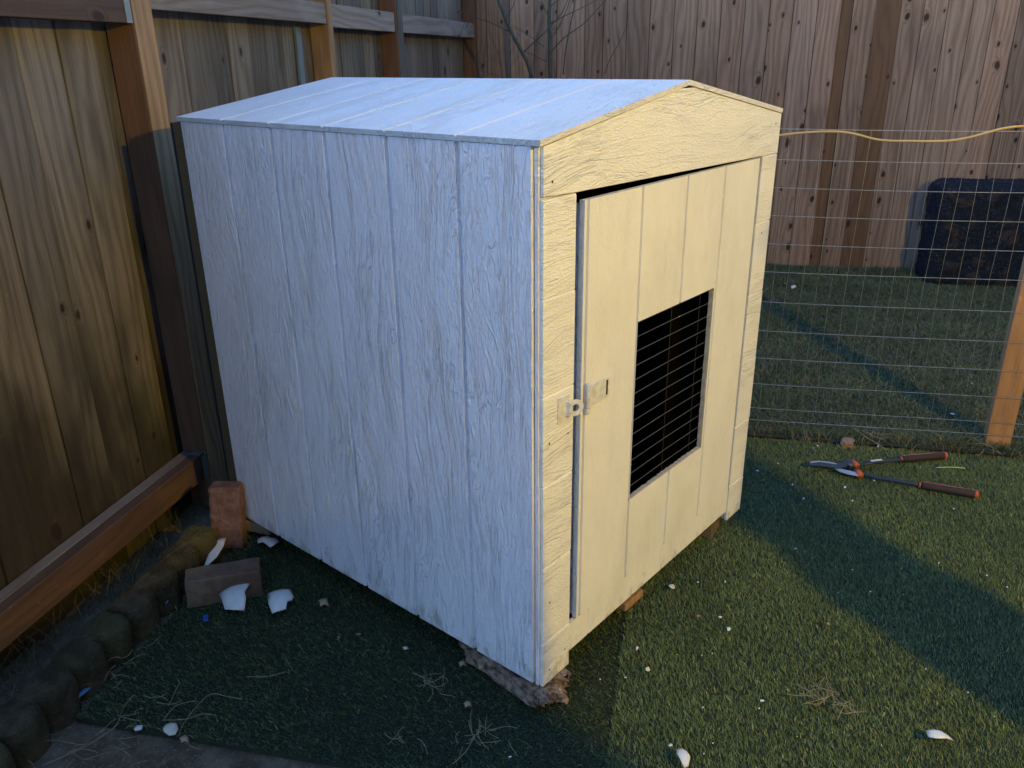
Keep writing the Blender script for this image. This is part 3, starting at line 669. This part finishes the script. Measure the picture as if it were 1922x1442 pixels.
for px, py, s in [(1259, 1399, 5), (1361, 1092, 2.5), (1310, 1093, 2.5), (1319, 1328, 2.5), (957, 1421, 5), (1422, 884, 5), (1352, 1158, 5), (1310, 1156, 3), (1337, 1227, 2), (1634, 1111, 2.5),
                  (1852, 1080, 3), (1762, 1057, 2.5), (1890, 1102, 3), (1695, 1116, 2), (1600, 1070, 2), (1573, 1113, 2), (1535, 837, 3), (1527, 841, 2.5), (1493, 1030, 2), (1487, 910, 2), (1460, 870, 2),
                  (1641, 902, 3), (1586, 915, 3), (1509, 936, 3), (1790, 955, 3), (1600, 940, 2), (1648, 838, 3), (1317, 1230, 2.5), (1425, 1330, 3), (1338, 1395, 2.5), (1321, 1415, 2.5), (1196, 1217, 4), (1174, 1272, 3), (1126, 1275, 3), (1817, 1300, 2), (1866, 1345, 2), (1738, 1256, 2)]: chip(px, py, s, SHW)
for px, py, s, lab in [(673, 1190, 8, 'pinkish tan chip beside the dark strip under the shed'), (636, 1197, 6, 'flat tan chip left of the pinkish tan chip'), (762, 1217, 7, 'cream chip on dark turf midway along the shed side'), (1368, 1181, 7, 'white upright chip on the lit turf right of the turf seam'), (1311, 1156, 6, 'tan chip on the lit turf in front of the door'), (1262, 1101, 8, 'cream chip near the orange block at the shed front'), (1216, 1258, 11, 'greyish crumbly lump right of the turf seam'), (1555, 1171, 5, 'brown speck of leaf on the turf in front of the shadow'), (1788, 777, 6, 'white bit in the lawn beyond the wire fence'), (1431, 1316, 7, 'thin white flake on the lit turf'), (1472, 533, 6, 'pale pebble in the far lawn next to the shed'), (1490, 538, 6, 'second pale pebble in the far lawn next to the shed')]:
    chip(px, py, s, CREAM if 'cream' in lab or 'grey' in lab else (SHW if 'white' in lab or 'pale' in lab else TAN), lab, None)
rk = rock('pebble', simple('tan_pebble', (.26, .16, .10), .9, bump=.003), at(1590, 832, -.055), (.06, .045, .03), .3, .2, 2, 9)
tag(rk, 'flat tan stone at the foot of the wire fence above the loppers', 'stone')
def leaf(px, py, s, lab, z=-.050):
    n = 9; P = []
    for k in range(n):
        a = 2*PI*k/n; P.append((px+s*math.cos(a)*(1 if k % 2 else .6), py+s*.7*math.sin(a)*(1 if k % 2 else .6)))
    o = shard('dry_leaf', P, z, TAN, lab, 'leaf', s*.0009, thick=.0012); return o
leaf(608, 1133, 13, 'curled dry leaf on the dark turf right of the shards'); leaf(347, 1391, 12, 'dry brown leaf on the bare soil below the cream chip')
leaf(878, 1324, 10, 'brown dry leaf on dark turf left of the stone chunk'); leaf(905, 1252, 12, 'reddish dry leaf beside the stone chunk'); leaf(868, 1247, 9, 'small curled leaf close to the shed bottom edge')
leaf(1900, 700, 9, 'brown leaf in the lawn behind the wire fence post')

# ------------------------------------------------------------------ straws and needle clumps
STR = simple('straw', (.25, .20, .12), .8, var=.3)
def straw_clump(px, py, n, L, lab, r=.0008, z=-.048, spread=12):
    c = at(px, py, z); mb = MB()
    for k in range(n):
        p = Vector((random.uniform(-1, 1), random.uniform(-1, 1), 0))*spread*.001; a = random.uniform(0, 2*PI); l = L*random.uniform(.5, 1.1); cv = random.uniform(-1.5, 1.5)
        pts = []; 
        for j in range(6): pts.append(p.copy()+Vector((0, 0, .004+.006*math.sin(j*.7+k)))); p += Vector((math.cos(a), math.sin(a), 0))*l/5; a += cv/5
        mid = pts[random.choice((0, 2, 3, 5))].copy(); mid.z = 0; sh = Vector((random.gauss(0, 1), random.gauss(0, 1), 0))*spread*.0011
        mb.tube([q-mid+sh for q in pts], r, 4)
    o = mb.build('straw_clump', STR); o.location = c; return tag(o, lab, 'dry straw', 'tangles of dry straw')
straw_clump(1555, 1306, 26, .075, 'tangle of brown pine needles on the lit turf at lower right', spread=26)
straw_clump(812, 1285, 14, .05, 'small straw tangle left of the stone chunk', spread=14)
straw_clump(905, 1372, 16, .07, 'wispy straw tangle on turf below the stone chunk', spread=28)
straw_clump(757, 1388, 5, .05, 'sparse straw wisps on the dark turf at the bottom', spread=14)
straw_clump(285, 1362, 20, .06, 'matted straw along the edge between turf and bare soil', z=-.062, spread=60)
straw_clump(175, 1415, 12, .07, 'loose straw scattered on bare soil near the edging stones', z=-.070, spread=60)
straw_clump(1640, 812, 10, .09, 'dead twigs at the foot of the wire fence above the loppers', z=-.04, spread=30)
straw_clump(240, 1235, 10, .05, 'few dark straws beside the edging stones', spread=30)
straw_clump(1850, 835, 16, .09, 'straw tuft at the foot of the orange fence post', z=-.05, spread=30)
def stem(pts, lab, r=.0009, mat=STR, z=-.045):
    mb = MB(); P = smoothpath([at(x, y, z) for x, y in pts], 4); c = P[0].copy(); mb.tube([p-c for p in P], r, 5)
    o = mb.build('dry_straw', mat); o.location = c; tag(o, lab, 'straw', 'single long straws')
stem([(336, 1380), (345, 1358), (370, 1325), (396, 1303), (425, 1307), (455, 1313)], 'long bent straw rising from the cream chip', z=-.05)
stem([(305, 1352), (350, 1350), (380, 1340), (405, 1343)], 'bent straw right of the cream chip', z=-.05)
stem([(80, 1437), (130, 1415), (170, 1395), (215, 1365), (226, 1345)], 'long straw on bare soil by the edging stones', r=.0015, z=-.070)
stem([(462, 1270), (500, 1270), (535, 1262)], 'short pale straw on the dark turf at lower left')
stem([(308, 1350), (330, 1325), (365, 1316)], 'curved grey straw above the cream chip')
stem([(850, 1434), (875, 1410), (888, 1385)], 'thin upright straw at the bottom edge of the dark turf')
stem([(1758, 878), (1785, 877), (1811, 879)], 'bright green blade lying between the lopper handles', r=.0018, mat=simple('fresh_blade', (.38, .52, .12), .5), z=-.048)
stem([(1602, 803), (1625, 820), (1645, 832), (1665, 845)], 'yellow green stem crossing the turf edge above the loppers', r=.0014, mat=simple('yellow_stem', (.32, .30, .10), .6), z=-.04)

# ------------------------------------------------------------------ loppers
LZ = -.046
BLACKM = simple('black_tube', (.018, .018, .024), .4, var=.3, spec=.5)
ORM = simple('orange_rubber', (.42, .085, .04), .5, var=.2)
GRIP = simple('dark_rubber', (.03, .018, .018), .75, var=.3)
STEEL = simple('steel_blade', (.50, .52, .56), .3, metal=.7, var=.2)
lp = empty('loppers', at(1597, 880, LZ)); lo = lp.location.copy()
tag(lp, 'long handled garden loppers with black and orange grips lying open on the turf', 'loppers')
def lpt(px, py, dz=0.0): return at(px, py, LZ)-lo+Vector((0, 0, dz))
def handle(path, g0, g1):
    mb = MB(); mb.tube([lpt(*q) for q in path], .0085, 12, flat=.6); h = mb.build('handle', BLACKM, lp, smooth=True)
    a, b = lpt(*g0), lpt(*g1); mb = MB()
    P = [a+(b-a)*t for t in (0, .02, .12, .3, .6, .85, .97, 1.0)]
    mb.tube(P, [.009, .012, .0135, .013, .013, .0145, .013, .008], 14); g = mb.build('grip', GRIP, h, smooth=True)
    mb = MB(); up = Vector((0, 0, .0085)); side = (b-a).normalized().cross(Vector((0, 0, 1)))*-.005
    mb.tube([p+up+side for p in P[1:-1]], .0052, 8); mb.tube([b+(a-b)*.07+up*.2, b+(a-b)*.02, b+(b-a)*.008], [.0138, .0142, .009], 12)
    mb.build('grip_stripe', ORM, h, smooth=True)
    mb = MB(); mb.tube([a+(a-b)*.05, a+(a-b)*.02], .0105, 12); mb.build('ring', ORM, h, smooth=True)
handle([(1612, 873), (1640, 868), (1700, 862), (1740, 859)], (1694, 862), (1776, 855))
handle([(1612, 889), (1650, 897), (1710, 907), (1745, 913)], (1730, 911), (1836, 929))
def blade(outline, z, t, mat, name):
    mb = MB(); mb.prism([(lpt(x, y).x, lpt(x, y).y) for x, y in outline], z, z+t, 'z'); return mb.build(name, mat, lp, bevel=.0008)
blade([(1517, 875), (1522, 870), (1535, 869.5), (1552, 871.5), (1566, 873), (1578, 871), (1592, 866), (1605, 866), (1606, 874), (1590, 879), (1574, 882), (1555, 880), (1535, 877), (1522, 877)], .004, .004, simple('dark_blade', (.06, .06, .07), .35, metal=.5), 'blade')
blade([(1519, 873.5), (1523, 870), (1536, 869), (1552, 871), (1570, 874), (1570, 876), (1552, 873.2), (1536, 871.5), (1524, 873)], .0085, .0012, STEEL, 'blade_edge')
blade([(1566, 880), (1580, 882), (1598, 886), (1612, 890), (1610, 895), (1590, 891), (1574, 886)], .000, .004, STEEL, 'hook')
mb = MB(); mb.tube([lpt(1596, 879, -.006), lpt(1596, 879, .012)], .0125, 18); pv = mb.build('pivot', BLACKM, lp)
mb = MB(); mb.tube([lpt(1596, 879, .0125), lpt(1596, 879, .015)], .0085, 16); mb.build('pivot_bolt', simple('bronze_bolt', (.25, .2, .15), .4, metal=.8), pv)
for a, b in (((1598, 866), (1608, 875)), ((1608, 885), (1615, 893))):
    mb = MB(); mb.tube([lpt(*a, .0), lpt(*b, .0)], .013, 10, flat=.9); mb.build('bumper', ORM, lp, smooth=True)
mb = MB(); q0, q1 = lpt(1634, 868.2, .0056), lpt(1655, 865.6, .0056); sd = (q1-q0).normalized().cross(Vector((0, 0, 1)))*.005
mb.add([q0-sd, q1-sd, q1+sd, q0+sd, q0-sd+Vector((0,0,.001)), q1-sd+Vector((0,0,.001)), q1+sd+Vector((0,0,.001)), q0+sd+Vector((0,0,.001))], [(0,1,2,3),(4,5,6,7),(0,1,5,4),(1,2,6,5),(2,3,7,6),(3,0,4,7)]); mb.build('sticker', SHW, lp)

# ------------------------------------------------------------------ assumed work light and assumed person standing in its beam (both added outside the frame)
ASSUMED_LAMP = Vector((-.20, -3.40, 2.30))
wl = empty('assumed_work_light', (ASSUMED_LAMP.x, ASSUMED_LAMP.y-.06, G)); tag(wl, 'assumed warm work light on an added black tripod stand behind the viewer', 'assumed lamp')  # lamp assumed from the warm light and shadows; fixture and stand added out of view
mb = MB(); mb.tube([(0, 0, .35), (0, 0, ASSUMED_LAMP.z-G-.02)], .012, 10); mb.build('pole', BLACKM, wl)
for k in range(3):
    a = 2*PI*k/3+.4; mb = MB(); mb.tube([(0, 0, .55), (.42*math.cos(a), .42*math.sin(a), .0)], .009, 8); mb.build('leg', BLACKM, wl)
mb = MB(); mb.box(-.09, .09, -.03, .02, ASSUMED_LAMP.z-G-.06, ASSUMED_LAMP.z-G+.06); mb.build('housing', BLACKM, wl, bevel=.006)
LENS = Mat('assumed_lit_lens'); LENS.color((.9, .8, .5)); LENS.b.inputs['Emission Color'].default_value = (1, .72, .34, 1); LENS.b.inputs['Emission Strength'].default_value = 3
mb = MB(); mb.box(-.08, .08, .021, .026, ASSUMED_LAMP.z-G-.05, ASSUMED_LAMP.z-G+.05); mb.build('lens', LENS.m, wl)
ld = bpy.data.lights.new('assumed_lamp_light', 'POINT'); ld.energy = 98; ld.color = (1.0, .67, .04); ld.shadow_soft_size = .05  # assumed source of the warm light on the shed front
lo_ = bpy.data.objects.new('assumed_lamp_light', ld); COL.objects.link(lo_); lo_.location = ASSUMED_LAMP

def skin(name, mat, joints, edges, parent, sub=2):
    me = bpy.data.meshes.new(name); me.from_pydata([j[:3] for j in joints], edges, []); me.materials.append(mat)
    o = bpy.data.objects.new(name, me); COL.objects.link(o); o.parent = parent
    o.modifiers.new('skin', 'SKIN'); s = o.modifiers.new('sub', 'SUBSURF'); s.levels = sub; s.render_levels = sub
    for i, j in enumerate(joints):
        sv = me.skin_vertices[0].data[i]; r = j[3]; sv.radius = (r, j[4] if len(j) > 4 else r); sv.use_root = (i == 0)
    for p in me.polygons: p.use_smooth = True
    return o
pe = empty('person', (.56, -1.61, G), math.radians(70)); tag(pe, 'assumed person in dark jacket and jeans standing behind the viewer in front of the assumed lamp', 'person')  # assumed from the shadow band on the turf; added out of view to cast it
SK = simple('skin', (.5, .32, .24), .5, var=.1); JK = simple('dark_jacket', (.05, .06, .09), .8); JN = simple('blue_jeans', (.06, .09, .16), .85); HR = simple('brown_hair', (.05, .03, .02), .7)
J = [(0,0,.92,.11,.09),(0,0,1.1,.11,.08),(0,0,1.3,.12,.085),(0,0,1.43,.06,.06),(0,.01,1.50,.05,.05),(0,.02,1.60,.075,.088),(0,.02,1.68,.07,.08),
     (.09,.05,.88,.075,.08),(.10,.10,.48,.055,.055),(.10,.13,.09,.04,.04),(.10,.25,.04,.035,.03),
     (-.09,-.03,.88,.075,.08),(-.10,-.06,.48,.055,.055),(-.10,-.14,.09,.04,.04),(-.10,-.02,.04,.035,.03),
     (.17,0,1.38,.05,.05),(.20,-.01,1.12,.04,.04),(.20,.08,.88,.03,.03),(.20,.10,.80,.035,.02),
     (-.17,0,1.38,.05,.05),(-.20,-.01,1.12,.04,.04),(-.20,.08,.88,.03,.03),(-.20,.10,.80,.035,.02)]
ED = [(0,1),(1,2),(2,3),(3,4),(4,5),(5,6),(0,7),(7,8),(8,9),(9,10),(0,11),(11,12),(12,13),(13,14),(2,15),(15,16),(16,17),(17,18),(2,19),(19,20),(20,21),(21,22)]
fi = len(J)
for sx_ in (1, -1):
    base = 18 if sx_ == 1 else 22
    for k, (dy, l) in enumerate(((-.024, .060), (-.008, .072), (.008, .075), (.024, .066))):
        J += [(sx_*.20, .10+dy, .765, .009, .009), (sx_*.197, .105+dy, .765-l*.5, .008, .008), (sx_*.190, .115+dy, .765-l, .007, .007)]
        ED += [(base, fi), (fi, fi+1), (fi+1, fi+2)]; fi += 3
    J += [(sx_*.195, .135, .79, .010, .010), (sx_*.188, .150, .755, .009, .009)]; ED += [(base, fi), (fi, fi+1)]; fi += 2
bd = skin('body', SK, J, ED, pe)
skin('jacket', JK, [(0,0,.90,.135,.115),(0,0,1.1,.135,.105),(0,0,1.3,.145,.11),(0,0,1.43,.08,.08),(.17,0,1.38,.072,.072),(.20,-.01,1.12,.058,.058),(.20,.07,.91,.045,.045),(-.17,0,1.38,.072,.072),(-.20,-.01,1.12,.058,.058),(-.20,.07,.91,.045,.045)],
     [(0,1),(1,2),(2,3),(2,4),(4,5),(5,6),(2,7),(7,8),(8,9)], pe)
skin('trousers', JN, [(0,0,.95,.125,.105),(.09,.05,.86,.092,.095),(.10,.10,.48,.068,.07),(.10,.13,.10,.055,.06),(-.09,-.03,.86,.092,.095),(-.10,-.06,.48,.068,.07),(-.10,-.14,.10,.055,.06)], [(0,1),(1,2),(2,3),(0,4),(4,5),(5,6)], pe)
for sx_, yy in ((.10, .13), (-.10, -.14)): skin('shoe', BLACKM, [(sx_, yy-.03, .045, .045, .04), (sx_, yy+.06, .04, .045, .04), (sx_, yy+.14, .03, .04, .028)], [(0, 1), (1, 2)], pe, 1)
skin('hair', HR, [(0, .0, 1.70, .085, .09), (0, -.03, 1.62, .085, .07), (0, -.04, 1.54, .06, .04)], [(0, 1), (1, 2)], pe)
skin('nose', SK, [(0, .10, 1.60, .012, .012), (0, .118, 1.585, .013, .012)], [(0, 1)], pe, 1)

gr = empty('covered_blocker', (-.40, -1.45, G)); tag(gr, 'added unseen shadow grill under a dark fitted cover standing behind the viewer', 'blocker')  # added out of view to throw shade on the ground left of the shed
bm = bmesh.new(); bmesh.ops.create_cube(bm, size=1.0); bmesh.ops.subdivide_edges(bm, edges=bm.edges, cuts=12, use_grid_fill=True)
for v_ in bm.verts:
    p = v_.co; k = 1-.10*max(0, p.z)**2*2; fold = .012*math.sin(p.x*26+p.y*19)*(.5-p.z)
    v_.co = Vector((p.x*.62*(1+fold), p.y*.52*k*(1+fold), (p.z+.5)*1.20+.03+.02*math.cos(p.x*3)))
me = bpy.data.meshes.new('cover'); bm.to_mesh(me); bm.free(); me.materials.append(simple('blocker_cover', (.03, .03, .03), .8)); o = bpy.data.objects.new('cover', me); COL.objects.link(o); o.parent = gr
for sx_ in (-.24, .24):
    mb = MB(); mb.tube([(sx_-.02, 0, .05), (sx_+.02, 0, .05)], .05, 16); mb.build('blocker_wheel', BLACKM, gr)

hs = empty('house', (1.0, -4.6, -.08)); tag(hs, 'assumed tan sided house wall with a door and a window, added behind the viewer', 'house')  # unseen wall added to keep blue sky light off the shed front
TANW = simple('tan_siding', (.24, .19, .13), .8)
mb = MB(); mb.box(-7, 7, -.2, 0, 0, 4.2); mb.build('wall', TANW, hs)
mb = MB(); mb.prism([(-2.4, 5.2), (.45, 4.05), (.45, 4.17), (-2.4, 5.32)], -7.2, 7.2, 'x'); mb.build('roof', simple('roof_shingle', (.06, .055, .05), .9), hs)
mb = MB(); mb.box(1.2, 2.1, .002, .05, .1, 2.15); d_ = mb.build('door', simple('brown_door', (.12, .06, .03), .5), hs, bevel=.004)
mb = MB(); mb.tube([(1.28, .05, 1.05), (1.28, .11, 1.05)], .025, 12); mb.build('handle', ZINC, d_)
mb = MB(); mb.box(3.2, 4.6, .002, .05, 1.0, 2.1); w_ = mb.build('window', simple('white_frame', (.7, .7, .7), .5), hs)
mb = MB(); mb.box(3.28, 4.52, .051, .055, 1.08, 2.02); mb.build('pane', simple('dark_glass', (.02, .025, .03), .08, spec=.8), w_)

# ------------------------------------------------------------------ light: dusk sky and a weak low sun
w = bpy.data.worlds.new('World'); scene.world = w; w.use_nodes = True; nt = w.node_tree
sky = nt.nodes.new('ShaderNodeTexSky'); sky.sky_type = 'NISHITA'; sky.sun_disc = False
EL, AZ = math.radians(13.0), math.radians(325)
sky.sun_elevation = EL; sky.sun_rotation = AZ; sky.ozone_density = 4.2; sky.air_density = 1.0; sky.dust_density = .6
bg = nt.nodes['Background']; nt.links.new(sky.outputs[0], bg.inputs[0]); bg.inputs[1].default_value = .15
sd = bpy.data.lights.new('sun', 'SUN'); sd.energy = .02; sd.angle = math.radians(20); sd.color = (.82, .74, 1.0)
so = bpy.data.objects.new('sun', sd); COL.objects.link(so)
dv = Vector((math.sin(AZ)*math.cos(EL), math.cos(AZ)*math.cos(EL), math.sin(EL)))
so.rotation_euler = (-dv).to_track_quat('-Z', 'Y').to_euler()
scene.view_settings.view_transform = 'Standard'; scene.view_settings.look = 'None'; scene.view_settings.exposure = 2.34; scene.view_settings.gamma = 1
scene.render.engine = 'CYCLES'; scene.cycles.max_bounces = 6; scene.cycles.diffuse_bounces = 3; scene.cycles.glossy_bounces = 2
